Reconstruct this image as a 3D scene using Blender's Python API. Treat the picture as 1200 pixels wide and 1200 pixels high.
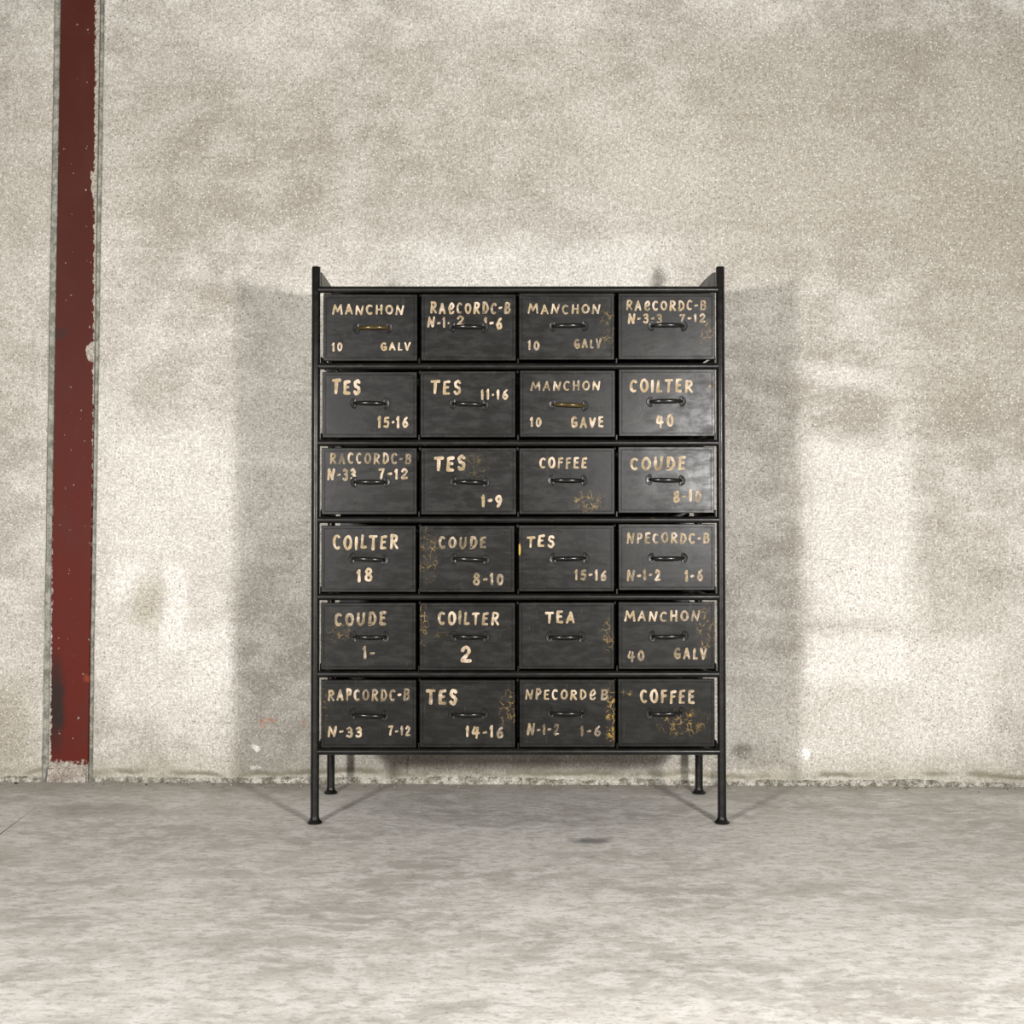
import bpy, bmesh, math, random
from mathutils import Vector, Matrix, noise

random.seed(7)
R = math.radians
scene = bpy.context.scene
for o in list(bpy.data.objects):
    bpy.data.objects.remove(o, do_unlink=True)
COL = scene.collection

# ------------------------------------------------------------ camera
cam_data = bpy.data.cameras.new('camera')
cam_data.sensor_width = 36.0
cam_data.lens = 45.18
cam_data.shift_x = 0.0292
cam_data.shift_y = -0.0241
cam = bpy.data.objects.new('camera', cam_data)
cam.location = (0.0, -3.7, 0.9)
cam.rotation_euler = (R(91.1), 0.0, 0.0)
COL.objects.link(cam)
scene.camera = cam

# ------------------------------------------------------------ world and colour
world = bpy.data.worlds.new('room_light')
scene.world = world
world.use_nodes = True
bgn = world.node_tree.nodes['Background']
bgn.inputs['Color'].default_value = (1.0, 0.985, 0.95, 1)
bgn.inputs['Strength'].default_value = 0.14
scene.view_settings.view_transform = 'Standard'
scene.view_settings.look = 'None'
scene.view_settings.gamma = 1.0
scene.view_settings.use_curve_mapping = False
scene.view_settings.exposure = 0.0

# ------------------------------------------------------------ lights: two studio lamps either side of the camera
def disc_light(name, loc, target, power, size, colour=(1.0, 0.977, 0.955)):
    d = bpy.data.lights.new(name, 'AREA')
    d.shape = 'DISK'
    d.size = size
    d.energy = power
    d.color = colour
    o = bpy.data.objects.new(name, d)
    o.location = loc
    o.rotation_euler = (Vector(target) - Vector(loc)).to_track_quat('-Z', 'Y').to_euler()
    COL.objects.link(o)
    return o

disc_light('studio_lamp', (-1.78, -3.75, 1.21), (0.0, 0.5, 0.90), 160, 0.30)
disc_light('studio_lamp', (1.46, -3.30, 1.22), (0.3, 0.5, 0.85), 136, 0.30)

# ------------------------------------------------------------ helpers
def new_obj(name, bm, mat, parent=None, smooth=False, auto=None):
    me = bpy.data.meshes.new(name)
    bm.normal_update()
    bm.to_mesh(me)
    bm.free()
    if smooth:
        for p in me.polygons:
            p.use_smooth = True
    for m in (mat if isinstance(mat, (list, tuple)) else [mat]):
        me.materials.append(m)
    o = bpy.data.objects.new(name, me)
    COL.objects.link(o)
    if parent:
        o.parent = parent
    if auto:
        try:
            me.set_sharp_from_angle(angle=R(auto))
        except Exception:
            pass
    return o

def thing(name, label, cat, loc=(0, 0, 0), rz=0.0, group=None):
    o = bpy.data.objects.new(name, None)
    o.empty_display_size = 0.1
    o.location = loc
    o.rotation_euler = (0, 0, rz)
    COL.objects.link(o)
    o['label'] = label
    o['category'] = cat
    if group:
        o['group'] = group
    return o

def box(bm, x0, x1, y0, y1, z0, z1, bevel=0.0, mi=0):
    vs = [bm.verts.new(p) for p in ((x0, y0, z0), (x1, y0, z0), (x1, y1, z0), (x0, y1, z0),
                                    (x0, y0, z1), (x1, y0, z1), (x1, y1, z1), (x0, y1, z1))]
    fs = []
    for idx in ((3, 2, 1, 0), (4, 5, 6, 7), (0, 1, 5, 4), (1, 2, 6, 5), (2, 3, 7, 6), (3, 0, 4, 7)):
        f = bm.faces.new([vs[i] for i in idx])
        f.material_index = mi
        fs.append(f)
    if bevel:
        es = set(e for f in fs for e in f.edges)
        bmesh.ops.bevel(bm, geom=list(es), offset=bevel, segments=2, affect='EDGES', profile=0.5)

def tube(bm, pts, radii, seg=16, caps=True):
    """sweep a circle along pts"""
    pts = [Vector(p) for p in pts]
    if not isinstance(radii, (list, tuple)):
        radii = [radii] * len(pts)
    rings = []
    ref = None
    for i, p in enumerate(pts):
        if i == 0:
            t = pts[1] - pts[0]
        elif i == len(pts) - 1:
            t = pts[-1] - pts[-2]
        else:
            t = (pts[i + 1] - p).normalized() + (p - pts[i - 1]).normalized()
        t.normalize()
        if ref is None:
            ref = Vector((0, 0, 1)) if abs(t.z) < 0.9 else Vector((1, 0, 0))
        a = t.cross(ref).normalized()
        b = a.cross(t).normalized()
        ref = b
        rings.append([bm.verts.new(p + (a * math.cos(2 * math.pi * k / seg) + b * math.sin(2 * math.pi * k / seg)) * radii[i])
                      for k in range(seg)])
    for i in range(len(rings) - 1):
        for k in range(seg):
            bm.faces.new((rings[i][k], rings[i][(k + 1) % seg], rings[i + 1][(k + 1) % seg], rings[i + 1][k]))
    if caps:
        bm.faces.new(rings[0][::-1])
        bm.faces.new(rings[-1])

def lathe(bm, prof, cx, cy, seg=24):
    """prof: list of (radius, z) bottom to top"""
    rings = []
    for r, z in prof:
        rings.append([bm.verts.new((cx + r * math.cos(2 * math.pi * k / seg), cy + r * math.sin(2 * math.pi * k / seg), z))
                      for k in range(seg)])
    for i in range(len(rings) - 1):
        for k in range(seg):
            bm.faces.new((rings[i][k], rings[i][(k + 1) % seg], rings[i + 1][(k + 1) % seg], rings[i + 1][k]))
    bm.faces.new(rings[0][::-1])
    bm.faces.new(rings[-1])

# ------------------------------------------------------------ material helpers
class NT:
    def __init__(self, name):
        self.m = bpy.data.materials.new(name)
        self.m.use_nodes = True
        self.t = self.m.node_tree
        self.n = self.t.nodes
        self.bsdf = self.n['Principled BSDF']
        self.pos = None
    def link(self, a, b):
        self.t.links.new(a, b)
    def setv(self, sock, v):
        if hasattr(v, 'is_output') or isinstance(v, bpy.types.NodeSocket):
            self.link(v, sock)
        else:
            sock.default_value = v
    def coords(self, kind='Object'):
        if self.pos is None:
            self.pos = self.n.new('ShaderNodeTexCoord').outputs[kind]
        return self.pos
    def mapped(self, scale=(1, 1, 1), loc=(0, 0, 0), vec=None):
        mp = self.n.new('ShaderNodeMapping')
        mp.inputs['Scale'].default_value = scale
        mp.inputs['Location'].default_value = loc
        self.link(vec or self.coords(), mp.inputs['Vector'])
        return mp.outputs[0]
    def noise(self, scale, detail=4, rough=0.55, dist=0.0, vec=None, out='Fac'):
        nd = self.n.new('ShaderNodeTexNoise')
        nd.inputs['Scale'].default_value = scale
        nd.inputs['Detail'].default_value = detail
        nd.inputs['Roughness'].default_value = rough
        nd.inputs['Distortion'].default_value = dist
        self.link(vec or self.coords(), nd.inputs['Vector'])
        return nd.outputs[out]
    def voronoi(self, scale, feature='F1', out='Distance', vec=None, rand=1.0):
        nd = self.n.new('ShaderNodeTexVoronoi')
        nd.feature = feature
        nd.inputs['Scale'].default_value = scale
        nd.inputs['Randomness'].default_value = rand
        self.link(vec or self.coords(), nd.inputs['Vector'])
        return nd.outputs[out]
    def ramp(self, v, lo, hi, a=0.0, b=1.0):
        nd = self.n.new('ShaderNodeMapRange')
        nd.interpolation_type = 'SMOOTHSTEP'
        for k, x in ((1, lo), (2, hi), (3, a), (4, b)):
            nd.inputs[k].default_value = x
        self.link(v, nd.inputs[0])
        return nd.outputs[0]
    def math(self, op, a, b=0.0, clamp=False):
        nd = self.n.new('ShaderNodeMath')
        nd.operation = op
        nd.use_clamp = clamp
        self.setv(nd.inputs[0], a)
        self.setv(nd.inputs[1], b)
        return nd.outputs[0]
    def mix(self, f, a, b, blend='MIX'):
        nd = self.n.new('ShaderNodeMix')
        nd.data_type = 'RGBA'
        nd.blend_type = blend
        self.setv(nd.inputs[0], f)
        for s, v in ((nd.inputs[6], a), (nd.inputs[7], b)):
            if isinstance(v, tuple):
                s.default_value = (*v[:3], 1)
            else:
                self.link(v, s)
        return nd.outputs[2]
    def sep(self, vec=None):
        nd = self.n.new('ShaderNodeSeparateXYZ')
        self.link(vec or self.coords(), nd.inputs[0])
        return nd.outputs
    def bump(self, h, strength=0.3, dist=0.002, prev=None):
        nd = self.n.new('ShaderNodeBump')
        nd.inputs['Strength'].default_value = strength
        nd.inputs['Distance'].default_value = dist
        self.link(h, nd.inputs['Height'])
        if prev is not None:
            self.link(prev, nd.inputs['Normal'])
        return nd.outputs[0]
    def warp(self, scale, amount):
        """object coordinates shifted by noise"""
        c = self.noise(scale, 3, 0.6, out='Color')
        s = self.n.new('ShaderNodeVectorMath'); s.operation = 'SUBTRACT'
        self.link(c, s.inputs[0]); s.inputs[1].default_value = (0.5, 0.5, 0.5)
        m = self.n.new('ShaderNodeVectorMath'); m.operation = 'SCALE'
        self.link(s.outputs[0], m.inputs[0]); m.inputs['Scale'].default_value = amount
        a = self.n.new('ShaderNodeVectorMath'); a.operation = 'ADD'
        self.link(m.outputs[0], a.inputs[0]); self.link(self.coords(), a.inputs[1])
        return a.outputs[0]
    def boxmask(self, xyz, x0, x1, z0, z1, soft=0.04):
        """soft rectangle in x and z"""
        a = self.ramp(xyz[0], x0 - soft, x0 + soft)
        b = self.ramp(xyz[0], x1 - soft, x1 + soft, 1, 0)
        c = self.ramp(xyz[2], z0 - soft, z0 + soft)
        d = self.ramp(xyz[2], z1 - soft, z1 + soft, 1, 0)
        return self.math('MULTIPLY', self.math('MULTIPLY', a, b), self.math('MULTIPLY', c, d))
    def ellmask(self, xyz, cx, cz, rx, rz, inner=0.3):
        u = self.math('DIVIDE', self.math('SUBTRACT', xyz[0], cx), rx)
        v = self.math('DIVIDE', self.math('SUBTRACT', xyz[2], cz), rz)
        d = self.math('SQRT', self.math('ADD', self.math('MULTIPLY', u, u), self.math('MULTIPLY', v, v)))
        return self.ramp(d, inner, 1.0, 1, 0)

# ------------------------------------------------------------ materials
def mat_wall():
    k = NT('cast_concrete')
    w = k.warp(5.0, 0.06)
    xyz = k.sep(w)
    ragged = k.sep(k.warp(28.0, 0.035))
    big = k.noise(1.3, 5, 0.6)
    mid = k.noise(6.0, 5, 0.65, vec=k.mapped((1, 1, 1.6)))
    base = k.mix(k.ramp(big, 0.35, 0.68), (0.33, 0.308, 0.275), (0.53, 0.508, 0.47))
    base = k.mix(k.ramp(mid, 0.40, 0.66, 0, 0.6), base, (0.60, 0.58, 0.545))
    def patch(mask, col, amount):
        nonlocal base
        base = k.mix(k.math('MULTIPLY', mask, amount), base, col)
    light, dark, olive = (0.74, 0.72, 0.69), (0.29, 0.265, 0.22), (0.30, 0.275, 0.20)
    # rectangular shutter marks and plaster smears, plus painted light falloff at upper right
    patch(k.boxmask(xyz, -1.29, -0.82, 0.20, 1.22, 0.09), light, 0.42)
    patch(k.boxmask(xyz, -1.06, -0.99, 0.44, 0.73, 0.02), light, 0.65)
    patch(k.boxmask(xyz, -0.99, -0.84, 0.30, 0.52, 0.03), light, 0.45)
    patch(k.boxmask(xyz, -1.24, -1.11, 0.60, 0.74, 0.03), light, 0.5)
    patch(k.ellmask(xyz, -1.12, 0.60, 0.09, 0.13, 0.2), olive, 0.55)
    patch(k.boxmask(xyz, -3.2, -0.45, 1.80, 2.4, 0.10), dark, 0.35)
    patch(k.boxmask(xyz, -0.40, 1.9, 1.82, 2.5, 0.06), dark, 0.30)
    patch(k.boxmask(xyz, -0.25, 0.55, 1.62, 1.80, 0.06), light, 0.35)
    patch(k.boxmask(xyz, 1.08, 1.42, 0.55, 1.14, 0.05), light, 0.5)
    patch(k.boxmask(xyz, 1.07, 1.40, 0.34, 0.50, 0.03), light, 0.6)
    patch(k.boxmask(xyz, 1.40, 1.68, 0.10, 0.48, 0.05), light, 0.35)
    patch(k.boxmask(xyz, 1.47, 1.72, 0.50, 0.86, 0.02), dark, 0.30)
    patch(k.boxmask(xyz, 1.45, 3.0, 1.15, 2.1, 0.16), dark, 0.50)  # lamp falloff towards the right edge, painted into the wall colour
    patch(k.boxmask(xyz, -0.250, -0.247, 0.035, 0.12, 0.002), (0.10, 0.09, 0.07), 0.7)
    patch(k.boxmask(xyz, 0.75, 3.0, 1.66, 2.5, 0.12), dark, 0.40)  # upper right darkened in the colour to imitate fading lamp light
    patch(k.boxmask(xyz, 1.30, 1.55, 1.26, 1.29, 0.012), dark, 0.35)
    patch(k.boxmask(xyz, 1.10, 1.34, 1.31, 1.38, 0.025), light, 0.4)
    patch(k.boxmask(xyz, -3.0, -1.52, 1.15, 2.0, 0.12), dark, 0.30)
    patch(k.boxmask(xyz, -3.0, -1.50, 0.02, 0.32, 0.08), olive, 0.5)
    patch(k.ellmask(xyz, 0.853, 0.115, 0.055, 0.035, 0.2), (0.14, 0.13, 0.10), 0.65)
    patch(k.ellmask(xyz, 0.591, 1.68, 0.03, 0.05, 0.1), (0.13, 0.12, 0.10), 0.7)
    patch(k.ellmask(xyz, -0.90, 1.60, 0.16, 0.05, 0.2), dark, 0.35)
    patch(k.ellmask(ragged, 1.067, 0.104, 0.016, 0.022, 0.5), (0.92, 0.91, 0.88), 0.9)
    patch(k.ellmask(ragged, -0.750, 0.118, 0.018, 0.014, 0.6), (0.88, 0.86, 0.84), 0.9)
    patch(k.ellmask(ragged, -0.755, 0.050, 0.025, 0.010, 0.6), (0.80, 0.78, 0.74), 0.8)
    # grain: paste, grit and pale aggregate
    g1 = k.noise(150.0, 3, 0.75)
    g2 = k.noise(62.0, 4, 0.75)
    fine = k.mix(k.ramp(g1, 0.30, 0.72), (0.68, 0.665, 0.63), (1.30, 1.30, 1.30))
    base = k.mix(1.0, base, fine, 'MULTIPLY')
    coarse = k.mix(k.ramp(g2, 0.34, 0.66), (0.82, 0.81, 0.78), (1.16, 1.16, 1.16))
    base = k.mix(0.9, base, coarse, 'MULTIPLY')
    v = k.voronoi(115.0, out='Distance')
    vc = k.sep(k.voronoi(115.0, out='Color'))
    grit = k.math('MULTIPLY', k.ramp(v, 0.18, 0.42, 1, 0), k.ramp(vc[0], 0.74, 0.80))
    pale = k.math('MULTIPLY', k.ramp(v, 0.18, 0.42, 1, 0), k.ramp(vc[1], 0.86, 0.90))
    pitm = k.ramp(k.noise(3.0, 3, 0.6, vec=k.mapped(loc=(4, 0, 2))), 0.38, 0.62, 0.35, 1.0)
    base = k.mix(k.math('MULTIPLY', k.math('MULTIPLY', grit, pitm), 0.75), base, (0.16, 0.14, 0.11))
    base = k.mix(k.math('MULTIPLY', pale, 0.42), base, (0.92, 0.90, 0.86))
    # rust-orange paint flecks
    fl = k.ramp(k.noise(90.0, 3, 0.7), 0.50, 0.56)
    for a in ((-0.727, 0.199, 0.022, 0.020), (-0.70, 0.205, 0.02, 0.012), (-0.588, 0.199, 0.014, 0.010)):
        base = k.mix(k.math('MULTIPLY', k.math('MULTIPLY', k.ellmask(ragged, *a, 0.5), fl), 0.85), base, (0.55, 0.17, 0.06))
    # damp, dirty band just over the floor
    line = k.math('MULTIPLY', k.math('MULTIPLY', k.ramp(xyz[2], 0.022, 0.032), k.ramp(xyz[2], 0.034, 0.052, 1, 0)), k.ramp(k.noise(5.0, 4, 0.6), 0.36, 0.55))
    base = k.mix(k.math('MULTIPLY', line, 0.8), base, (0.13, 0.12, 0.08))
    low = k.math('MULTIPLY', k.ramp(xyz[2], 0.02, 0.12, 1, 0), k.ramp(k.noise(9.0, 4, 0.6), 0.35, 0.6, 0.25, 1))
    base = k.mix(k.math('MULTIPLY', low, 0.45), base, (0.30, 0.275, 0.20))
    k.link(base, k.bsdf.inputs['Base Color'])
    k.bsdf.inputs['Roughness'].default_value = 0.93
    k.bsdf.inputs['Specular IOR Level'].default_value = 0.2
    b = k.bump(g2, 0.45, 0.004)
    b = k.bump(g1, 0.4, 0.0025, b)
    b = k.bump(k.math('SUBTRACT', pale, grit), 0.5, 0.002, b)
    k.link(b, k.bsdf.inputs['Normal'])
    return k.m

def mat_mortar(name, ca, cb, grit_amt=0.6):
    k = NT(name)
    n = k.noise(30.0, 6, 0.75)
    g = k.noise(170.0, 4, 0.7)
    c = k.mix(k.ramp(n, 0.38, 0.62), ca, cb)
    c = k.mix(k.ramp(g, 0.50, 0.64, 0, grit_amt), c, (0.07, 0.062, 0.05))
    k.link(c, k.bsdf.inputs['Base Color'])
    k.bsdf.inputs['Roughness'].default_value = 0.95
    k.link(k.bump(g, 0.7, 0.004, k.bump(n, 0.5, 0.008)), k.bsdf.inputs['Normal'])
    return k.m

def mat_floor():
    k = NT('trowelled_concrete_floor')
    w = k.mapped((1.0, 1.7, 1.0), vec=k.warp(2.5, 0.25))
    a = k.noise(1.6, 6, 0.62, vec=w)
    b = k.noise(9.0, 8, 0.74, vec=w)
    c = k.noise(26.0, 5, 0.7, vec=k.mapped((1, 1.9, 1), loc=(2, 1, 0)))
    col = k.mix(k.ramp(a, 0.34, 0.66), (0.39, 0.365, 0.325), (0.59, 0.56, 0.51))
    col = k.mix(k.ramp(b, 0.42, 0.62, 0, 0.7), col, (0.70, 0.68, 0.645))
    col = k.mix(k.ramp(c, 0.48, 0.64, 0, 0.6), col, (0.30, 0.28, 0.245))
    xyz = k.sep(k.warp(6.0, 0.12))
    # soft stains
    def ell(cx, cy, rx, ry):
        u = k.math('DIVIDE', k.math('SUBTRACT', xyz[0], cx), rx)
        v = k.math('DIVIDE', k.math('SUBTRACT', xyz[1], cy), ry)
        return k.ramp(k.math('SQRT', k.math('ADD', k.math('MULTIPLY', u, u), k.math('MULTIPLY', v, v))), 0.2, 1, 1, 0)
    col = k.mix(k.math('MULTIPLY', ell(0.30, -0.17, 0.08, 0.045), 0.75), col, (0.10, 0.095, 0.085))
    col = k.mix(k.math('MULTIPLY', ell(-1.15, 0.18, 0.30, 0.12), 0.45), col, (0.20, 0.185, 0.17))
    col = k.mix(k.math('MULTIPLY', ell(-1.5, -0.35, 0.5, 0.2), 0.40), col, (0.23, 0.215, 0.17))
    near_wall = k.math('MULTIPLY', k.ramp(xyz[1], 0.36, 0.56, 0, 1), 0.50)  # floor tone gets darker towards the wall
    col = k.mix(near_wall, col, (0.22, 0.205, 0.165))
    sp = k.ramp(k.noise(90.0, 4, 0.75), 0.52, 0.72, 0, 0.55)
    col = k.mix(sp, col, (0.16, 0.15, 0.13))
    k.link(col, k.bsdf.inputs['Base Color'])
    k.link(k.ramp(b, 0.3, 0.7, 0.62, 0.8), k.bsdf.inputs['Roughness'])
    k.bsdf.inputs['Specular IOR Level'].default_value = 0.3
    k.link(k.bump(c, 0.12, 0.002, k.bump(b, 0.15, 0.01)), k.bsdf.inputs['Normal'])
    return k.m

def mat_red():
    k = NT('old_red_oxide_paint')
    n = k.noise(7.0, 5, 0.6, vec=k.mapped((1, 1, 0.6)))
    g = k.noise(160.0, 3, 0.6)
    xyz = k.sep()
    col = k.mix(k.ramp(xyz[2], 0.3, 1.9), (0.095, 0.0115, 0.006), (0.060, 0.012, 0.008))
    col = k.mix(k.ramp(n, 0.42, 0.72, 0, 0.55), col, (0.070, 0.020, 0.015))
    # soot on the lower left, bruise on the left at 1.4 m
    rg = k.sep(k.warp(14.0, 0.05))
    def ell(cx, cz, rx, rz, inner=0.25):
        return k.ellmask(rg, cx, cz, rx, rz, inner)
    col = k.mix(k.math('MULTIPLY', ell(-0.052, 0.26, 0.045, 0.22), 0.9), col, (0.018, 0.015, 0.014))
    col = k.mix(k.math('MULTIPLY', ell(-0.045, 1.50, 0.045, 0.025), 0.6), col, (0.03, 0.02, 0.016))
    col = k.mix(k.math('MULTIPLY', ell(0.05, 0.34, 0.02, 0.02), 0.5), col, (0.30, 0.06, 0.02))
    # bare grey where the paint has flaked off the edges and the foot
    chipn = k.noise(45.0, 5, 0.75)
    edge = k.math('SUBTRACT', k.math('ABSOLUTE', k.math('SUBTRACT', xyz[0], 0.0)), 0.0)
    ed = k.ramp(k.math('ADD', edge, k.math('MULTIPLY', k.math('SUBTRACT', chipn, 0.5), 0.035)), 0.0662, 0.0685)
    big = k.math('MAXIMUM', ell(0.066, 1.435, 0.020, 0.035, 0.85), ell(-0.066, 1.905, 0.014, 0.022, 0.85))
    big = k.math('MAXIMUM', big, ell(0.066, 2.0, 0.010, 0.05, 0.8))
    foot = k.ramp(k.math('ADD', xyz[2], k.math('MULTIPLY', k.math('SUBTRACT', chipn, 0.5), 0.09)), 0.060, 0.068, 1, 0)
    spots = k.math('MULTIPLY', k.ramp(k.noise(60.0, 2, 0.5), 0.71, 0.74), 0.7)
    bare = k.math('MAXIMUM', k.math('MAXIMUM', ed, big), k.math('MAXIMUM', foot, spots))
    grey = k.mix(k.ramp(g, 0.35, 0.7), (0.22, 0.195, 0.165), (0.46, 0.42, 0.36))
    col = k.mix(bare, col, grey)
    k.link(col, k.bsdf.inputs['Base Color'])
    k.link(k.ramp(bare, 0, 1, 0.6, 0.9), k.bsdf.inputs['Roughness'])
    k.bsdf.inputs['Specular IOR Level'].default_value = 0.15
    k.link(k.bump(bare, 0.4, 0.001, k.bump(g, 0.2, 0.001)), k.bsdf.inputs['Normal'])
    return k.m

def metal_base(k, ca=(0.018, 0.018, 0.016), cb=(0.036, 0.036, 0.033)):
    oi = k.n.new('ShaderNodeObjectInfo').outputs['Random']
    off = k.n.new('ShaderNodeCombineXYZ')
    k.link(k.math('MULTIPLY', oi, 9.0), off.inputs[0])
    k.link(k.math('MULTIPLY', oi, 17.0), off.inputs[2])
    ad = k.n.new('ShaderNodeVectorMath'); ad.operation = 'ADD'
    k.link(k.coords(), ad.inputs[0]); k.link(off.outputs[0], ad.inputs[1])
    v = ad.outputs[0]
    n = k.noise(9.0, 6, 0.68, 0.6, vec=v)
    s = k.noise(60.0, 4, 0.65, vec=k.mapped((0.35, 1, 1.0), vec=v))
    col = k.mix(k.ramp(n, 0.36, 0.68), ca, cb)
    col = k.mix(k.ramp(s, 0.45, 0.72, 0, 0.5), col, (cb[0] * 1.5, cb[1] * 1.5, cb[2] * 1.45))
    rough = k.math('ADD', k.ramp(n, 0.32, 0.68, 0.36, 0.25), k.ramp(s, 0.35, 0.7, 0.0, 0.10))
    return v, n, s, col, rough

def mat_frame():
    k = NT('blackened_steel')
    v, n, s, col, rough = metal_base(k, (0.0035, 0.0033, 0.0028), (0.009, 0.0083, 0.007))
    rust = k.math('MULTIPLY', k.ramp(k.noise(40.0, 4, 0.7, vec=v), 0.62, 0.74), 0.35)
    col = k.mix(rust, col, (0.075, 0.055, 0.022))
    k.link(col, k.bsdf.inputs['Base Color'])
    k.link(rough, k.bsdf.inputs['Roughness'])
    k.bsdf.inputs['Specular IOR Level'].default_value = 0.28
    k.link(k.bump(s, 0.12, 0.001), k.bsdf.inputs['Normal'])
    return k.m

def mat_handle(brass=False):
    k = NT('aged_brass_steel' if brass else 'dark_handle_steel')
    v, n, s, col, rough = metal_base(k, (0.004, 0.004, 0.0035), (0.009, 0.009, 0.008))
    if brass:
        col = k.mix(k.ramp(n, 0.35, 0.65, 0.4, 1.0), col, (0.085, 0.058, 0.017))
    k.link(col, k.bsdf.inputs['Base Color'])
    k.bsdf.inputs['Roughness'].default_value = 0.24
    k.bsdf.inputs['Metallic'].default_value = 0.3 if brass else 0.0
    return k.m

def mat_drawer(cracks):
    k = NT('drawer_black_sheet_steel')
    v, n, s, col, rough = metal_base(k, (0.0045, 0.0045, 0.0038), (0.012, 0.0118, 0.0102))
    # fine scratches
    sc = k.ramp(k.noise(14.0, 2, 0.5, 2.0, vec=k.mapped((6, 1, 0.7), vec=v)), 0.665, 0.70, 0, 0.25)
    col = k.mix(sc, col, (0.045, 0.043, 0.038))
    xyz = k.sep()
    if cracks:
        w = k.warp(30.0, 0.02)
        e1 = k.voronoi(66.0, 'DISTANCE_TO_EDGE', 'Distance', vec=w)
        e2 = k.voronoi(150.0, 'DISTANCE_TO_EDGE', 'Distance', vec=w)
        brk = k.noise(55.0, 3, 0.6, vec=v)
        brk1 = k.ramp(brk, 0.46, 0.56)
        brk2 = k.ramp(k.noise(40.0, 2, 0.5), 0.56, 0.62)
        lines = k.math('MAXIMUM', k.math('MULTIPLY', k.ramp(e1, 0.030, 0.075, 1, 0), brk1),
                       k.math('MULTIPLY', k.math('MULTIPLY', k.ramp(e2, 0.04, 0.12, 1, 0), brk2), 0.45))
        mask = None
        for cx, cz, rx, rz, st in cracks:
            m = k.math('MULTIPLY', k.ellmask(k.sep(w), cx / 1000, cz / 1000, rx * 1.15 / 1000, rz * 1.15 / 1000, 0.35), min(st, 1.0))
            if st > 2:
                solid = k.ellmask(xyz, cx / 1000, cz / 1000, rx / 1000, rz / 1000, 0.7)
                col = k.mix(solid, col, (0.42, 0.28, 0.06))
                continue
            if st >= 1.2:
                blob = k.math('MULTIPLY', k.ellmask(k.sep(w), cx / 1000, cz / 1000, rx / 1000, rz / 1000, 0.3),
                              k.ramp(k.noise(85.0, 3, 0.6), 0.59, 0.64))
                col = k.mix(k.math('MULTIPLY', blob, 0.85), col, (0.46, 0.30, 0.045))
            mask = m if mask is None else k.math('MAXIMUM', mask, m)
        if mask is not None:
            rust = k.mix(k.ramp(brk, 0.4, 0.65), (0.16, 0.085, 0.032), (0.34, 0.235, 0.075))
            col = k.mix(k.math('MULTIPLY', mask, 0.30), col, (0.026, 0.018, 0.012))
            col = k.mix(k.math('MULTIPLY', k.math('MULTIPLY', lines, mask), 0.75), col, rust)
    k.link(col, k.bsdf.inputs['Base Color'])
    k.link(rough, k.bsdf.inputs['Roughness'])
    k.bsdf.inputs['Specular IOR Level'].default_value = 0.22
    k.link(k.bump(s, 0.10, 0.001, k.bump(n, 0.10, 0.004)), k.bsdf.inputs['Normal'])
    return k.m

def mat_lettering():
    k = NT('cream_brush_paint')
    at = k.n.new('ShaderNodeAttribute')
    at.attribute_name = 'fade'
    fade = at.outputs['Fac']
    n = k.noise(80.0, 4, 0.65)
    n2 = k.noise(38.0, 3, 0.6, vec=k.mapped(loc=(3, 0, 5)))
    col = k.mix(k.ramp(n2, 0.36, 0.62), (0.50, 0.40, 0.30), (0.30, 0.225, 0.125))
    f2 = k.math('ADD', k.math('MULTIPLY', fade, 0.75), k.math('MULTIPLY', k.math('SUBTRACT', n, 0.5), 1.6))
    wear = k.ramp(f2, 0.02, 0.42, 0, 1)
    wear = k.math('MULTIPLY', wear, k.math('ADD', 0.22, k.math('MULTIPLY', fade, 1.2)), clamp=True)
    col = k.mix(wear, col, (0.060, 0.046, 0.030))
    k.link(col, k.bsdf.inputs['Base Color'])
    k.bsdf.inputs['Specular IOR Level'].default_value = 0.2
    k.bsdf.inputs['Roughness'].default_value = 0.6
    return k.m

M_WALL = mat_wall()
M_GROOVE = mat_mortar('grey_joint_mortar', (0.16, 0.16, 0.13), (0.36, 0.35, 0.30), 0.5)
M_CRUST = mat_mortar('flaking_lime_crust', (0.15, 0.14, 0.10), (0.56, 0.53, 0.47), 0.85)
M_FLOOR = mat_floor()
M_JOINT = mat_mortar('joint_dirt', (0.05, 0.045, 0.04), (0.09, 0.08, 0.07), 0.2)
M_RED = mat_red()
M_FRAME = mat_frame()
M_HANDLE = mat_handle()
M_PLATE = mat_frame()
M_PLATE.name = 'dull_plate_steel'
M_BRASS = mat_handle(True)
M_LETTER = mat_lettering()
M_PLAIN = mat_drawer([])

# ------------------------------------------------------------ the setting
WALL_ROT = -0.0243            # the wall runs very slightly out of square with the cabinet
def wall_y(x):
    return 0.573 + WALL_ROT * x
WA = math.atan(WALL_ROT)
COLX = -1.373                 # centre of the steel column
COL_LEAN = (-1.3665 + 1.386) / 2.0

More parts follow.
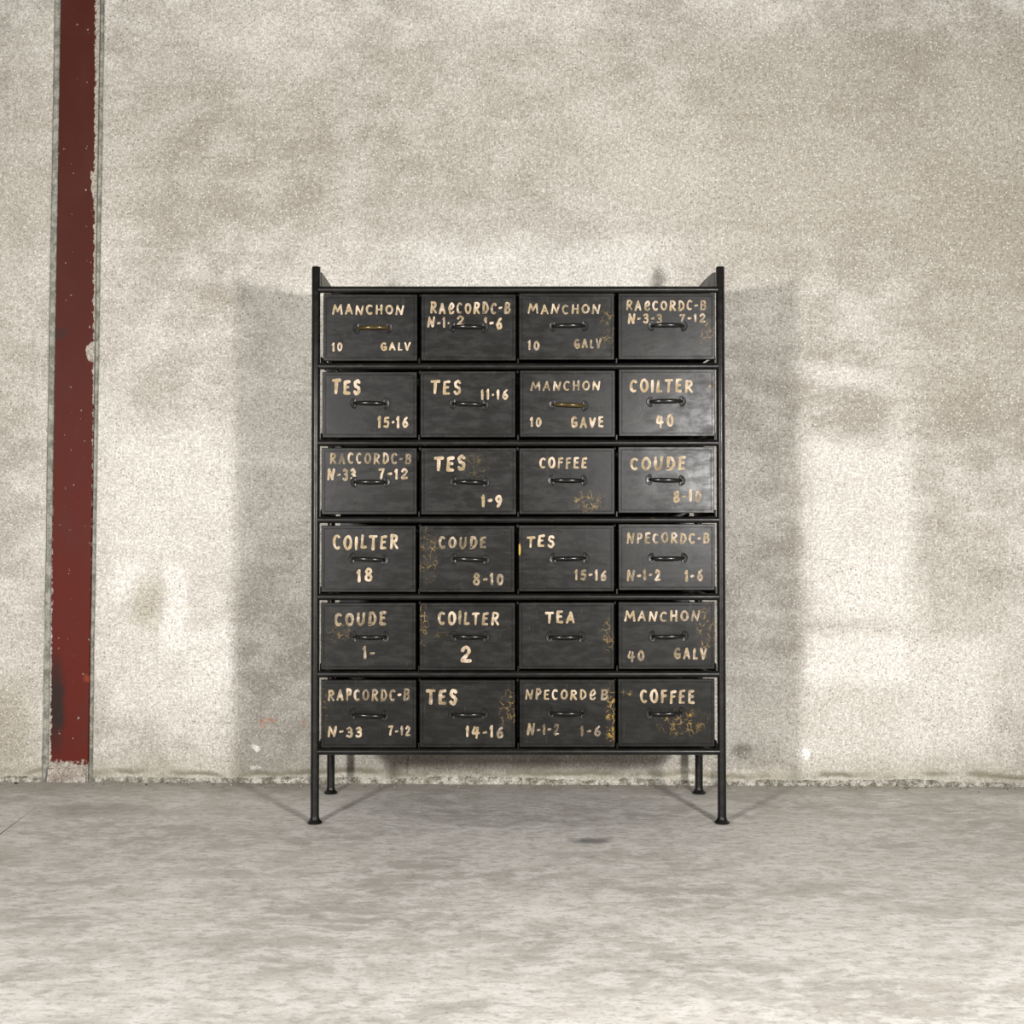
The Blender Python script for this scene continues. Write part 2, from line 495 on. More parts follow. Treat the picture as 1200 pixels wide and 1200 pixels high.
# floor: two slabs with a sawn joint between them that ends short of the wall
bm = bmesh.new()
JX, JE = -1.343, 0.27
def poly(pts, mi=0):
    f = bm.faces.new([bm.verts.new(p) for p in pts])
    f.material_index = mi
hw = 0.0022
poly([(-6, -7, 0), (JX - hw, -7, 0), (JX - hw, -0.2, 0), (JX - 0.018, JE, 0), (JX - 0.018, 1.2, 0), (-6, 1.2, 0)])
poly([(JX + hw, -7, 0), (6, -7, 0), (6, 1.2, 0), (JX - 0.018, 1.2, 0), (JX - 0.018, JE, 0), (JX + hw, -0.2, 0)])
for s in (-1, 1):
    q = [(JX + s * hw, -7), (JX + s * hw, -0.2), (JX - 0.018, JE)]
    for a, b in zip(q[:-1], q[1:]):
        poly([(*a, 0), (*b, 0), (*b, -0.02), (*a, -0.02)], 1)
poly([(JX - 0.03, -7, -0.012), (JX + 0.03, -7, -0.012), (JX + 0.03, 0.3, -0.012), (JX - 0.03, 0.3, -0.012)], 1)
floor = new_obj('floor', bm, [M_FLOOR, M_JOINT])
floor['kind'] = 'structure'

# wall: cast concrete on both sides of the chase that holds the column; wall face lies on local y = 0
def lean(x, z):
    return x + (z - 1.0) * 0.0100
bm = bmesh.new()
def wall_piece(xa, xb, lean_a, lean_b, depth0=0.0, mi=0, H=3.4, nz=34):
    prev = None
    for i in range(nz + 1):
        z = H * i / nz
        ja = noise.noise(Vector((z * 9, 3, xa))) * 0.0016 if lean_a else 0
        jb = noise.noise(Vector((z * 9, 7, xb))) * 0.0016 if lean_b else 0
        a = (lean(xa, z) if lean_a else xa) + ja
        b = (lean(xb, z) if lean_b else xb) + jb
        row = [bm.verts.new((a, depth0 + 0.20, z)), bm.verts.new((a, depth0 + 0.003, z)), bm.verts.new((a + (0.003 if lean_a else 0), depth0, z)),
               bm.verts.new((b - (0.003 if lean_b else 0), depth0, z)), bm.verts.new((b, depth0 + 0.003, z)), bm.verts.new((b, depth0 + 0.20, z))]
        if prev:
            for j in range(5):
                f = bm.faces.new((prev[j], prev[j + 1], row[j + 1], row[j]))
                f.material_index = mi
        else:
            bm.faces.new(row[::-1])
        prev = row
    bm.faces.new(prev)
GL = -1.462 - 0.0
wall_piece(-6.0, GL + 0.0, False, True)
wall_piece(-1.2915, 6.0, True, False)
wall_piece(GL - 0.001, -1.4420, True, True, 0.006, 1)
wall_piece(-1.3085, -1.2905, True, True, 0.011, 1)
wall_piece(-1.4430, -1.3030, True, True, 0.060, 1)
bmesh.ops.recalc_face_normals(bm, faces=bm.faces)
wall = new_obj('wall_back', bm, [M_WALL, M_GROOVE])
wall.location = (0, 0.573, 0)
wall.rotation_euler = (0, 0, WA)
wall['kind'] = 'structure'

# rough lime crust and grime where wall and floor meet
def crust(x0, x1, seed):
    bm = bmesh.new()
    nx = int((x1 - x0) / 0.0055)
    prof = 9
    prev = None
    for i in range(nx + 1):
        x = x0 + (x1 - x0) * i / nx
        big = noise.noise(Vector((x * 3.1, seed, 0)))
        top = 0.021 + 0.013 * big + 0.006 * noise.noise(Vector((x * 30, seed, 4)))
        thick = 0.010 + 0.006 * noise.noise(Vector((x * 8, seed, 9)))
        row = []
        for j in range(prof):
            t = j / (prof - 1)
            z = top * (1 - t) - 0.001
            y = -thick * math.sin(min(1.0, t * 1.3) * math.pi / 2) ** 0.7
            d = noise.noise(Vector((x * 90, z * 90, seed))) * 0.0045 + noise.noise(Vector((x * 220, z * 220, seed))) * 0.002
            gate = 0.35 + 0.65 * max(0, noise.noise(Vector((x * 14, seed + 2, z * 30))) + 0.35)
            y = y * gate + d * (1 if 0 < j else 0)
            row.append(bm.verts.new((x, y + (0.004 if j == 0 else 0), z + (0 if j else 0.002))))
        if prev:
            for j in range(prof - 1):
                bm.faces.new((prev[j], row[j], row[j + 1], prev[j + 1]))
        prev = row
    o = new_obj('trim_1' if x1 < 0 else 'trim_2', bm, M_CRUST, smooth=False)
    o.location = (0, 0.573, 0)
    o.rotation_euler = (0, 0, WA)
    o['kind'] = 'structure'
crust(-3.5, -1.473, 5.3)
crust(-1.298, 3.5, 1.7)

# loose crumbs of mortar along the foot of the wall
bm = bmesh.new()
for i in range(230):
    x = random.uniform(-2.2, 2.3)
    if -1.48 < x < -1.28 and random.random() < 0.5:
        continue
    y = wall_y(x) - 0.016 - abs(random.gauss(0, 0.03))
    r = random.uniform(0.0012, 0.0036) * (1.5 if random.random() < 0.06 else 1)
    res = bmesh.ops.create_icosphere(bm, subdivisions=1, radius=r, matrix=Matrix.Translation((x, y, r * 0.55)))
    for v in res['verts']:
        v.co += Vector([random.uniform(-1, 1) * r * 0.35 for _ in range(3)])
        v.co.z = max(v.co.z, 0.0002)
cr = new_obj('mortar_crumbs', bm, mat_mortar('crumb_mortar', (0.05, 0.045, 0.035), (0.42, 0.39, 0.33), 0.5))
cr['kind'] = 'stuff'
cr['label'] = 'loose crumbs of mortar scattered along the foot of the concrete wall'
cr['category'] = 'debris'

# ------------------------------------------------------------ steel column set into the wall
col = thing('steel_column', 'dark red painted steel column let into the concrete wall, paint flaking at the edges', 'column',
            (-1.3735, 0.573 + WALL_ROT * -1.3735, 0), WA)
bm = bmesh.new()
FH, NZ = 3.4, 120
prev = None
for i in range(NZ + 1):
    z = 0.0 + FH * i / NZ
    dx = (z - 1.0) * 0.0100
    wL, wR = 0.0665, 0.0665
    e = noise.noise(Vector((z * 22, 1, 0))) * 0.0007
    e2 = noise.noise(Vector((z * 22, 5, 0))) * 0.0007
    row = [bm.verts.new(p) for p in ((dx - wL + e, 0.014, z), (dx - wL + e, 0.0035, z), (dx - wL + 0.0015 + e, 0.002, z),
                                     (dx + wR - 0.0015 + e2, 0.002, z), (dx + wR + e2, 0.0035, z), (dx + wR + e2, 0.014, z))]
    if prev:
        for j in range(6):
            bm.faces.new((prev[j], prev[(j + 1) % 6], row[(j + 1) % 6], row[j]))
    else:
        bm.faces.new(row[::-1])
    prev = row
bm.faces.new(prev)
bmesh.ops.recalc_face_normals(bm, faces=bm.faces)
new_obj('flange', bm, M_RED, col)
bm = bmesh.new()
vs = []
for z in (0.0, FH):
    dx = (z - 1.0) * 0.0100
    vs.append([bm.verts.new(p) for p in ((dx - 0.005, 0.0135, z), (dx + 0.005, 0.0135, z), (dx + 0.005, 0.060, z), (dx - 0.005, 0.060, z))])
for j in range(4):
    bm.faces.new((vs[0][j], vs[0][(j + 1) % 4], vs[1][(j + 1) % 4], vs[1][j]))
bm.faces.new(vs[0][::-1]); bm.faces.new(vs[1])
new_obj('web', bm, M_RED, col)
# crumbling mortar lump round the column's foot
bm = bmesh.new()
nx, nz = 44, 20
grid = []
for j in range(nz + 1):
    row = []
    for i in range(nx + 1):
        x = -0.078 + 0.134 * i / nx
        top = 0.047 + 0.008 * noise.noise(Vector((x * 45, 2, 0)))
        t = j / nz
        z = top * (1 - t)
        y = 0.004 - 0.016 * (t ** 0.5) + noise.noise(Vector((x * 60, z * 60, 3))) * 0.008 + noise.noise(Vector((x * 170, z * 170, 3))) * 0.003
        if i in (0, nx):
            y = 0.012
        row.append(bm.verts.new((x, min(y, 0.012) if j else 0.010, z)))
    grid.append(row)
for j in range(nz):
    for i in range(nx):
        bm.faces.new((grid[j][i], grid[j][i + 1], grid[j + 1][i + 1], grid[j + 1][i]))
bmesh.ops.recalc_face_normals(bm, faces=bm.faces)
ft = new_obj('mortar_foot', bm, mat_mortar('pinkish_mortar', (0.27, 0.215, 0.18), (0.50, 0.46, 0.40), 0.85), col)
ft['label'] = 'crumbling grey mortar round the foot of the red column'

# drawers: row, column, centre x and z, width, height, handle offset (mm), lettering runs (text, box in mm, fade), craze marks (mm)
DRAWERS = [
    (1, 1, -0.3252, 1.4364, 0.2738, 0.1943, (7.8, -2.5),
     [('MANCHON', -111.0, 98.4, 37.7, 66.5, 0.1), ('10', -111.8, -79.8, -68.4, -42.3, 0.05), ('GALV', 29.6, 117.8, -67.3, -42.4, 0.05)],
     []),
    (1, 2, -0.0395, 1.4371, 0.2755, 0.1936, (0.2, -0.9),
     [('RAeCORDC-B', -112.1, 123.0, 39.6, 72.4, 0.25), ('N-1.', -120.1, -54.5, -0.9, 29.0, 0.25), ('2', -35.7, -11.3, 4.8, 34.0, 0.1), ('1-6', 44.8, 99.4, -6.0, 28.9, 0.2)],
     []),
    (1, 3, 0.2460, 1.4397, 0.2777, 0.1943, (5.4, -0.0),
     [('MANCHON', -113.3, 99.0, 36.7, 64.3, 0.25), ('10', -113.4, -77.7, -69.4, -41.0, 0.25), ('GALV', 21.1, 101.7, -63.6, -36.1, 0.4)],
     [(121.7, -6.4, 29.5, 73.7, 0.55)]),
    (1, 4, 0.5371, 1.4401, 0.2811, 0.1931, (2.4, 0.6),
     [('RAeCORDC-B', -118.8, 116.3, 45.8, 75.4, 0.2), ('N-3-3', -113.6, -12.9, 8.1, 37.2, 0.25), ('7-12', 36.8, 113.7, 11.7, 37.1, 0.2)],
     [(116.0, -24.4, 24.6, 59.0, 0.6)]),
    (2, 1, -0.3268, 1.2114, 0.2747, 0.1914, (0.9, 3.7),
     [('TES', -110.0, -25.1, 29.8, 73.3, 0.0), ('15.16', 22.8, 113.8, -67.6, -34.8, 0.0)],
     []),
    (2, 2, -0.0414, 1.2131, 0.2764, 0.1926, (3.3, -0.6),
     [('TES', -108.7, -17.9, 27.9, 69.0, 0.05), ('11.16', 36.7, 118.5, 13.4, 43.3, 0.15)],
     []),
    (2, 3, 0.2481, 1.2147, 0.2773, 0.1939, (2.9, -5.0),
     [('MANCHON', -107.7, 96.4, 38.4, 65.9, 0.3), ('10', -109.1, -74.4, -67.0, -38.5, 0.3), ('GAVE', 9.4, 105.8, -69.6, -38.5, 0.2)],
     []),
    (2, 4, 0.5370, 1.2176, 0.2795, 0.1951, (-2.4, 3.1),
     [('COILTER', -108.8, 77.1, 29.1, 67.0, 0.05), ('40', -32.8, 20.9, -70.2, -35.4, 0.0)],
     [(123.0, 51.4, 9.8, 17.2, 1)]),
    (3, 1, -0.3276, 0.9894, 0.2764, 0.1934, (3.2, -2.5),
     [('RACCORDC-B', -115.8, 123.3, 49.4, 80.6, 0.45), ('N-33', -122.5, -38.2, 2.0, 37.2, 0.25), ('7-12', 26.2, 112.9, 6.6, 37.6, 0.15)],
     []),
    (3, 2, -0.0391, 0.9892, 0.2761, 0.1934, (3.4, -2.5),
     [('TES', -100.9, -8.0, 30.4, 74.4, 0.1), ('1-9', 36.1, 98.4, -74.4, -38.2, 0.2)],
     [(16.8, 47.0, 49.1, 49.1, 0.25)]),
    (3, 3, 0.2464, 0.9896, 0.2770, 0.1922, (1.6, 1.9),
     [('COFFEE', -80.6, 59.6, 37.0, 69.8, 0.15)],
     [(63.1, -60.2, 66.3, 34.4, 0.65)]),
    (3, 4, 0.5343, 0.9932, 0.2780, 0.1922, (-2.3, -0.6),
     [('COUDE', -105.6, 57.8, 27.8, 66.1, 0.22), ('8-10', 19.2, 103.2, -64.6, -30.7, 0.3)],
     []),
    (4, 1, -0.3291, 0.7642, 0.2745, 0.1930, (-0.1, -0.0),
     [('COILTER', -104.6, 87.3, 27.1, 68.5, 0.0), ('18', -34.7, 13.6, -65.5, -28.4, 0.05)],
     []),
    (4, 2, -0.0441, 0.7640, 0.2767, 0.1930, (8.4, -0.0),
     [('COUDE', -82.7, 57.4, 30.8, 66.0, 0.4), ('8-10', 16.7, 107.7, -75.7, -42.1, 0.4)],
     [(-109.4, 12.4, 31.9, 88.5, 0.85)]),
    (4, 3, 0.2447, 0.7657, 0.2767, 0.1918, (8.0, 0.6),
     [('TES', -116.1, -33.0, 31.5, 66.7, 0.2), ('15-16', 23.0, 117.4, -63.8, -32.8, 0.35)],
     [(-136.0, 25.4, 3.9, 19.7, 3)]),
    (4, 4, 0.5354, 0.7692, 0.2789, 0.1918, (2.5, -3.1),
     [('NPECORDC-B', -116.3, 125.2, 39.5, 71.1, 0.36), ('N-1-2', -116.6, -17.2, -68.4, -35.2, 0.4), ('1-6', 51.9, 106.4, -69.9, -35.3, 0.3)],
     []),
    (5, 1, -0.3293, 0.5402, 0.2750, 0.1938, (4.0, -0.6),
     [('COUDE', -98.9, 52.9, 30.6, 69.2, 0.45), ('1-', -17.0, 20.1, -64.8, -28.5, 0.5)],
     [(-86.2, 11.7, 36.9, 31.9, 0.65)]),
    (5, 2, -0.0424, 0.5394, 0.2767, 0.1950, (6.6, 1.2),
     [('COILTER', -86.4, 93.0, 33.7, 71.6, 0.3), ('2', -22.7, 13.1, -76.5, -30.4, 0.15)],
     [(-128.4, 44.4, 14.7, 93.4, 0.9), (-69.1, 2.5, 29.5, 14.7, 0.3)]),
    (5, 3, 0.2443, 0.5416, 0.2764, 0.1925, (-2.4, -2.5),
     [('TEA', -61.6, 25.8, 34.5, 69.8, 0.05)],
     [(121.2, -0.1, 19.7, 59.0, 0.6)]),
    (5, 4, 0.5346, 0.5421, 0.2786, 0.1938, (5.0, -0.6),
     [('MANCHON', -122.8, 97.3, 41.2, 71.9, 0.3), ('40', -114.0, -63.7, -74.6, -43.7, 0.35), ('GALV', 20.0, 117.2, -69.8, -35.2, 0.35)],
     [(112.6, 11.6, 31.9, 78.6, 0.8)]),
    (6, 1, -0.3282, 0.3160, 0.2754, 0.1958, (0.7, -1.9),
     [('RAPCORDC-B', -119.1, 119.9, 37.9, 70.8, 0.35), ('N-33', -119.0, -17.8, -67.1, -36.2, 0.3), ('7-12', 56.2, 121.7, -62.2, -34.2, 0.35)],
     [(-126.5, 16.6, 9.8, 83.5, 0.4)]),
    (6, 2, -0.0425, 0.3165, 0.2763, 0.1946, (2.7, -0.0),
     [('TES', -119.4, -28.3, 26.8, 70.2, 0.25), ('14-16', -6.4, 105.6, -69.2, -35.7, 0.3)],
     [(118.6, 10.9, 29.5, 63.9, 0.8)]),
    (6, 3, 0.2463, 0.3175, 0.2761, 0.1946, (-1.0, 2.5),
     [('NPECORDe', -121.8, 84.1, 39.3, 69.0, 0.2), ('B', 96.0, 119.9, 39.2, 68.8, 0.45), ('N-1-2', -116.7, -22.8, -62.8, -29.5, 0.5), ('1-6', 36.5, 98.6, -65.3, -34.5, 0.45)],
     [(128.4, -10.0, 19.7, 103.2, 1.3)]),
    (6, 4, 0.5332, 0.3191, 0.2795, 0.1958, (-3.0, 0.6),
     [('COFFEE', -76.9, 82.5, 27.6, 66.3, 0.25)],
     [(46.3, -26.5, 83.5, 44.2, 0.8), (-113.9, 57.3, 17.2, 12.3, 0.7), (61.1, -6.9, 14.7, 24.6, 1.2)]),
]

# ------------------------------------------------------------ drawer cabinet
CX, CY = 0.105, 0.035
DEPTH = 0.395
PX = 0.589                       # half the distance between post centres
cab = thing('drawer_cabinet', 'tall black steel cabinet of twenty-four hand-lettered drawers standing on tube legs', 'cabinet', (CX, CY, 0))
RZ = [0.2065 + 0.22357 * i for i in range(7)]      # rail heights, bottom to top
TOPZ = 1.615

def foot_post(x, y):
    bm = bmesh.new()
    r = 0.0124
    lathe(bm, [(0.0205, 0.0), (0.0215, 0.0015), (0.0212, 0.0045), (0.0185, 0.0070), (0.0150, 0.0105), (0.0132, 0.0160), (r, 0.0240),
               (r, 0.40), (r, 0.80), (r, 1.20), (r, TOPZ - 0.003), (r - 0.0012, TOPZ - 0.0006), (r - 0.003, TOPZ)], x, y, 28)
    return bm
for (x, y) in ((-PX, 0), (PX, 0), (-PX, DEPTH), (PX, DEPTH)):
    new_obj('post', foot_post(x, y), M_FRAME, cab, smooth=True, auto=40)

RR = 0.0098
for z in RZ:
    for y in (0.0, DEPTH):
        bm = bmesh.new()
        tube(bm, [(-PX + 0.004, y, z), (0, y, z), (PX - 0.004, y, z)], RR, 18)
        new_obj('rail', bm, M_FRAME, cab, smooth=True, auto=40)
    for s in ((-1, 1) if z == RZ[0] else ()):
        bm = bmesh.new()
        tube(bm, [(s * PX, 0.004, z), (s * PX, DEPTH - 0.004, z)], 0.0085, 14)
        new_obj('side_rail', bm, M_FRAME, cab, smooth=True, auto=40)
# runner angles under the outer drawers, sheet shelves, dividers and back
for z in RZ[:-1]:
    for s in (-1, 1):
        bm = bmesh.new()
        xa, xb = sorted((s * 0.5735, s * 0.5765))
        box(bm, xa, xb, 0.008, DEPTH - 0.008, z, z + 0.029)
        xa, xb = sorted((s * 0.540, s * 0.5765))
        box(bm, xa, xb, 0.008, DEPTH - 0.008, z + 0.0005, z + 0.0035)
        new_obj('runner_angle', bm, M_FRAME, cab)
for i, z in enumerate(RZ):
    bm = bmesh.new()
    box(bm, -0.556, 0.556, 0.004, DEPTH - 0.004, z + 0.004, z + 0.0065)
    new_obj('shelf_sheet' if i < 6 else 'top_sheet', bm, M_FRAME, cab)
for i in range(6):
    for x in (-0.2885, 0.0, 0.2870):
        bm = bmesh.new()
        box(bm, x - 0.0030, x + 0.0030, 0.060, DEPTH - 0.01, RZ[i] + 0.006, RZ[i + 1] - 0.004)
        # small welded stop at the foot of the divider
        box(bm, x - 0.0022, x + 0.0022, 0.004, 0.0610, RZ[i] + 0.006, RZ[i] + 0.024, 0.0006)
        new_obj('divider', bm, M_FRAME, cab)
bm = bmesh.new()
box(bm, -0.560, 0.560, DEPTH - 0.006, DEPTH - 0.003, RZ[0] + 0.004, RZ[6] + 0.002)
new_obj('back_sheet', bm, M_FRAME, cab)
# upstand cheeks above the top, between front and rear posts
for s in (-1, 1):
    bm = bmesh.new()
    bow = 0.0 if s < 0 else 0.006
    prof = []
    for i in range(13):
        t = i / 12
        prof.append((0.006 + (DEPTH - 0.012) * t, TOPZ - 0.012 + bow * math.sin(math.pi * t) - (0.003 if i == 0 else 0)))
    va = [[bm.verts.new((s * xx, y, z)) for y, z in prof] + [bm.verts.new((s * xx, y, RZ[6] + 0.004)) for y, z in prof[::-1]]
          for xx in (0.5745, 0.5770)]
    bm.faces.new(va[0]); bm.faces.new(va[1][::-1])
    n = len(va[0])
    for j in range(n):
        bm.faces.new((va[0][j], va[1][j], va[1][(j + 1) % n], va[0][(j + 1) % n]))
    bmesh.ops.recalc_face_normals(bm, faces=bm.faces)
    new_obj('side_upstand', bm, M_FRAME, cab)

# ------------------------------------------------------------ brush letters, each a list of strokes in a unit box
def arc(cx, cy, rx, ry, a0, a1, n=12):
    return [(cx + rx * math.cos(R(a0 + (a1 - a0) * i / n)), cy + ry * math.sin(R(a0 + (a1 - a0) * i / n))) for i in range(n + 1)]
G = {
 'A': (0.80, [[(0.05, 0), (0.48, 1)], [(0.48, 1), (0.92, 0)], [(0.2, 0.33), (0.78, 0.33)]]),
 'B': (0.75, [[(0.12, 0), (0.2, 1)], [(0.2, 1), (0.6, 1.0), (0.86, 0.86), (0.72, 0.62), (0.25, 0.54)], [(0.3, 0.54), (0.75, 0.5), (0.92, 0.28), (0.65, 0.03), (0.12, 0)]]),
 'C': (0.72, [arc(0.55, 0.5, 0.48, 0.5, 52, 300)]),
 'D': (0.78, [[(0.15, 0), (0.2, 1)], [(0.2, 1), (0.6, 0.95), (0.92, 0.6), (0.85, 0.25), (0.5, 0.02), (0.15, 0)]]),
 'E': (0.66, [[(0.88, 1), (0.2, 0.96), (0.12, 0.04), (0.85, 0.02)], [(0.15, 0.52), (0.72, 0.54)]]),
 'F': (0.64, [[(0.15, 0), (0.2, 0.96), (0.92, 1)], [(0.2, 0.52), (0.78, 0.56)]]),
 'G': (0.78, [arc(0.5, 0.5, 0.42, 0.5, 55, 270) + [(0.88, 0.12), (0.88, 0.44), (0.55, 0.42)]]),
 'H': (0.78, [[(0.12, 0), (0.16, 1)], [(0.84, 0), (0.86, 1)], [(0.15, 0.5), (0.85, 0.52)]]),
 'I': (0.28, [[(0.42, 0), (0.6, 1)]]),
 'L': (0.60, [[(0.3, 1), (0.15, 0.04), (0.92, 0.06)]]),
 'M': (1.02, [[(0.02, 0), (0.2, 1)], [(0.2, 1), (0.5, 0.3)], [(0.5, 0.3), (0.84, 1)], [(0.84, 1), (0.95, 0)]]),
 'N': (0.84, [[(0.05, 0), (0.18, 1)], [(0.18, 1), (0.74, 0.02)], [(0.74, 0.02), (0.96, 1)]]),
 'O': (0.80, [arc(0.5, 0.5, 0.43, 0.49, 80, 440, 18)]),
 'P': (0.68, [[(0.15, 0), (0.22, 1)], [(0.2, 1), (0.66, 1), (0.9, 0.78), (0.7, 0.52), (0.2, 0.46)]]),
 'R': (0.78, [[(0.1, 0), (0.2, 1)], [(0.2, 1), (0.62, 1), (0.88, 0.8), (0.66, 0.55), (0.22, 0.48)], [(0.35, 0.5), (0.92, 0)]]),
 'S': (0.64, [[(0.88, 0.88), (0.6, 1), (0.25, 0.92), (0.14, 0.72), (0.35, 0.55), (0.72, 0.46), (0.88, 0.26), (0.66, 0.03), (0.3, 0), (0.08, 0.14)]]),
 'T': (0.72, [[(0.02, 0.97), (0.98, 0.99)], [(0.52, 0.98), (0.46, 0)]]),
 'U': (0.80, [[(0.16, 1), (0.12, 0.4), (0.28, 0.04), (0.6, 0.02), (0.84, 0.35), (0.9, 1)]]),
 'V': (0.76, [[(0.05, 1), (0.45, 0)], [(0.45, 0), (0.95, 1)]]),
 'e': (0.80, [[(0.25, 0.42), (0.7, 0.5), (0.9, 0.78), (0.7, 1.0), (0.38, 0.85), (0.18, 0.4), (0.35, 0.04), (0.68, 0.02), (0.9, 0.16)]]),
 '0': (0.66, [arc(0.5, 0.5, 0.38, 0.49, 80, 440, 18)]),
 '1': (0.36, [[(0.1, 0.8), (0.55, 1.0), (0.5, 0)]]),
 '2': (0.64, [[(0.15, 0.78), (0.35, 0.98), (0.7, 0.95), (0.84, 0.72), (0.6, 0.42), (0.1, 0.04), (0.95, 0.03)]]),
 '3': (0.64, [[(0.12, 0.9), (0.5, 1), (0.84, 0.84), (0.72, 0.6), (0.4, 0.54)], [(0.4, 0.54), (0.8, 0.46), (0.88, 0.2), (0.55, 0), (0.1, 0.1)]]),
 '4': (0.70, [[(0.3, 1), (0.08, 0.42), (0.92, 0.42)], [(0.72, 0.95), (0.6, -0.08)]]),
 '5': (0.64, [[(0.85, 1), (0.3, 0.97), (0.2, 0.58)], [(0.2, 0.58), (0.65, 0.62), (0.88, 0.34), (0.6, 0.02), (0.1, 0.06)]]),
 '6': (0.66, [[(0.78, 1), (0.4, 0.75), (0.15, 0.35), (0.3, 0.04), (0.65, 0.02), (0.88, 0.26), (0.66, 0.5), (0.22, 0.38)]]),
 '7': (0.60, [[(0.06, 0.93), (0.92, 0.98), (0.5, 0.45), (0.36, 0)]]),
 '8': (0.66, [[(0.5, 0.54), (0.2, 0.72), (0.3, 0.97), (0.7, 0.97), (0.8, 0.74), (0.5, 0.54), (0.14, 0.34), (0.24, 0.03), (0.7, 0.02), (0.88, 0.28), (0.5, 0.54)]]),
 '9': (0.66, [[(0.82, 0.62), (0.5, 0.46), (0.16, 0.66), (0.3, 0.97), (0.68, 0.98), (0.86, 0.7), (0.72, 0.28), (0.38, 0)]]),
 '-': (0.42, [[(0.12, 0.46), (0.88, 0.5)]]),
 '.': (0.26, [[(0.35, 0.46), (0.65, 0.5)]]),
}
def smooth_line(p, n=5):
    if len(p) < 3 or len(p) > 12:
        return [Vector((a, b)) for a, b in p]
    p = [Vector((a, b)) for a, b in p]
    q = [p[0] * 2 - p[1]] + p + [p[-1] * 2 - p[-2]]
    out = []
    for i in range(1, len(q) - 2):
        for j in range(n):
            t = j / n
            a, b, c, d = q[i - 1:i + 3]
            out.append(0.5 * ((2 * b) + (c - a) * t + (2 * a - 5 * b + 4 * c - d) * t * t + (3 * b - a - 3 * c + d) * t ** 3))
    out.append(p[-1])
    return out
SHARP = set('ELIMNHATVF7-.1')
def lettering_mesh(runs, rnd, y0):
    bm = bmesh.new()
    lay = bm.verts.layers.float.new('fade')
    lift = 0
    for s, x0, x1, z0, z1, fade in runs:
        x0, x1, z0, z1 = (v / 1000 for v in (x0, x1, z0, z1))
        h = z1 - z0
        adv = [G[c][0] for c in s]
        gap = 0.17
        tot = sum(adv) + gap * (len(s) - 1)
        k = (x1 - x0) / tot
        brush = h * (0.093 if len(s) > 5 else 0.100)
        brush = max(brush, 0.0022)
        x = x0
        for c, a in zip(s, adv):
            gw = a * k
            lf = min(1.0, max(0.0, fade + rnd.uniform(-0.14, 0.14)))
            dz = rnd.uniform(-0.05, 0.05) * h
            sc = rnd.uniform(0.93, 1.06)
            sh = rnd.uniform(-0.03, 0.07)
            inx = min(brush * 0.85, gw * 0.3)
            for st in G[c][1]:
                pl = [Vector((p)) for p in st] if c in SHARP else smooth_line(st)
                # subdivide straight runs so the brush width can wander
                fine = [pl[0]]
                for p, q in zip(pl[:-1], pl[1:]):
                    m = max(1, int((q - p).length / 0.2))
                    for i in range(1, m + 1):
                        fine.append(p.lerp(q, i / m))
                pts = [Vector((x + inx + (p.x + sh * (p.y - 0.5)) * (gw - 2 * inx), z0 + dz + brush * 0.8 + p.y * sc * (h - 1.6 * brush))) for p in fine]
                if len(pts) < 2:
                    continue
                bw = brush * rnd.uniform(0.92, 1.12)
                ph = rnd.uniform(0, 10)
                ws = [bw * (1 + 0.16 * math.sin(ph + i * 0.9)) for i in range(len(pts))]
                def V(px_, pz_, yy):
                    v = bm.verts.new((px_, yy, pz_)); v[lay] = lf; return v
                for i in range(len(pts)):
                    lift += 1
                    yy = y0 - 0.000006 * (lift % 30)
                    bm.faces.new([V(pts[i].x + ws[i] * math.cos(q * math.pi / 5), pts[i].y + ws[i] * math.sin(q * math.pi / 5), yy) for q in range(10)])
                    if i + 1 < len(pts) and (pts[i + 1] - pts[i]).length > 1e-6:
                        lift += 1
                        yy = y0 - 0.000006 * (lift % 30)
                        d = (pts[i + 1] - pts[i]).normalized()
                        nr = Vector((-d.y, d.x))
                        q4 = [pts[i] + nr * ws[i], pts[i + 1] + nr * ws[i + 1], pts[i + 1] - nr * ws[i + 1], pts[i] - nr * ws[i]]
                        bm.faces.new([V(p.x, p.y, yy) for p in q4])
            x += gw + gap * k
    for f in bm.faces:
        f.normal_update()
        if f.normal.y > 0:
            f.normal_flip()
    return bm

# ------------------------------------------------------------ drawer parts
def drawer_bm(w, h):
    """folded sheet front (face at y = -0.006) with a fine pressed border, and an open box behind it"""
    bm = bmesh.new()
    yf, yb = -0.006, 0.006
    hw, hh = w / 2, h / 2
    # rings of the front from the outer back edge to the centre field
    rings = [(0.0, yb), (0.0, yf + 0.0016), (0.0016, yf), (0.0075, yf), (0.0083, yf + 0.0010), (0.0095, yf + 0.0010), (0.0103, yf + 0.0002)]
    rv = []
    for ins, y in rings:
        rv.append([bm.verts.new(p) for p in ((-hw + ins, y, -hh + ins), (hw - ins, y, -hh + ins), (hw - ins, y, hh - ins), (-hw + ins, y, hh - ins))])
    for a, b in zip(rv[:-1], rv[1:]):
        for j in range(4):
            bm.faces.new((a[j], a[(j + 1) % 4], b[(j + 1) % 4], b[j]))
    bm.faces.new(rv[-1])
    bm.faces.new(rv[0][::-1])
    bw, t, d = hw - 0.016, 0.0015, 0.355
    zb, zt = -hh + 0.004, hh - 0.022
    box(bm, -bw, -bw + t, yb - 0.001, d, zb, zt)
    box(bm, bw - t, bw, yb - 0.001, d, zb, zt)
    box(bm, -bw, bw, d - t, d, zb, zt)
    box(bm, -bw, bw, yb - 0.001, d, zb, zb + t)
    return bm

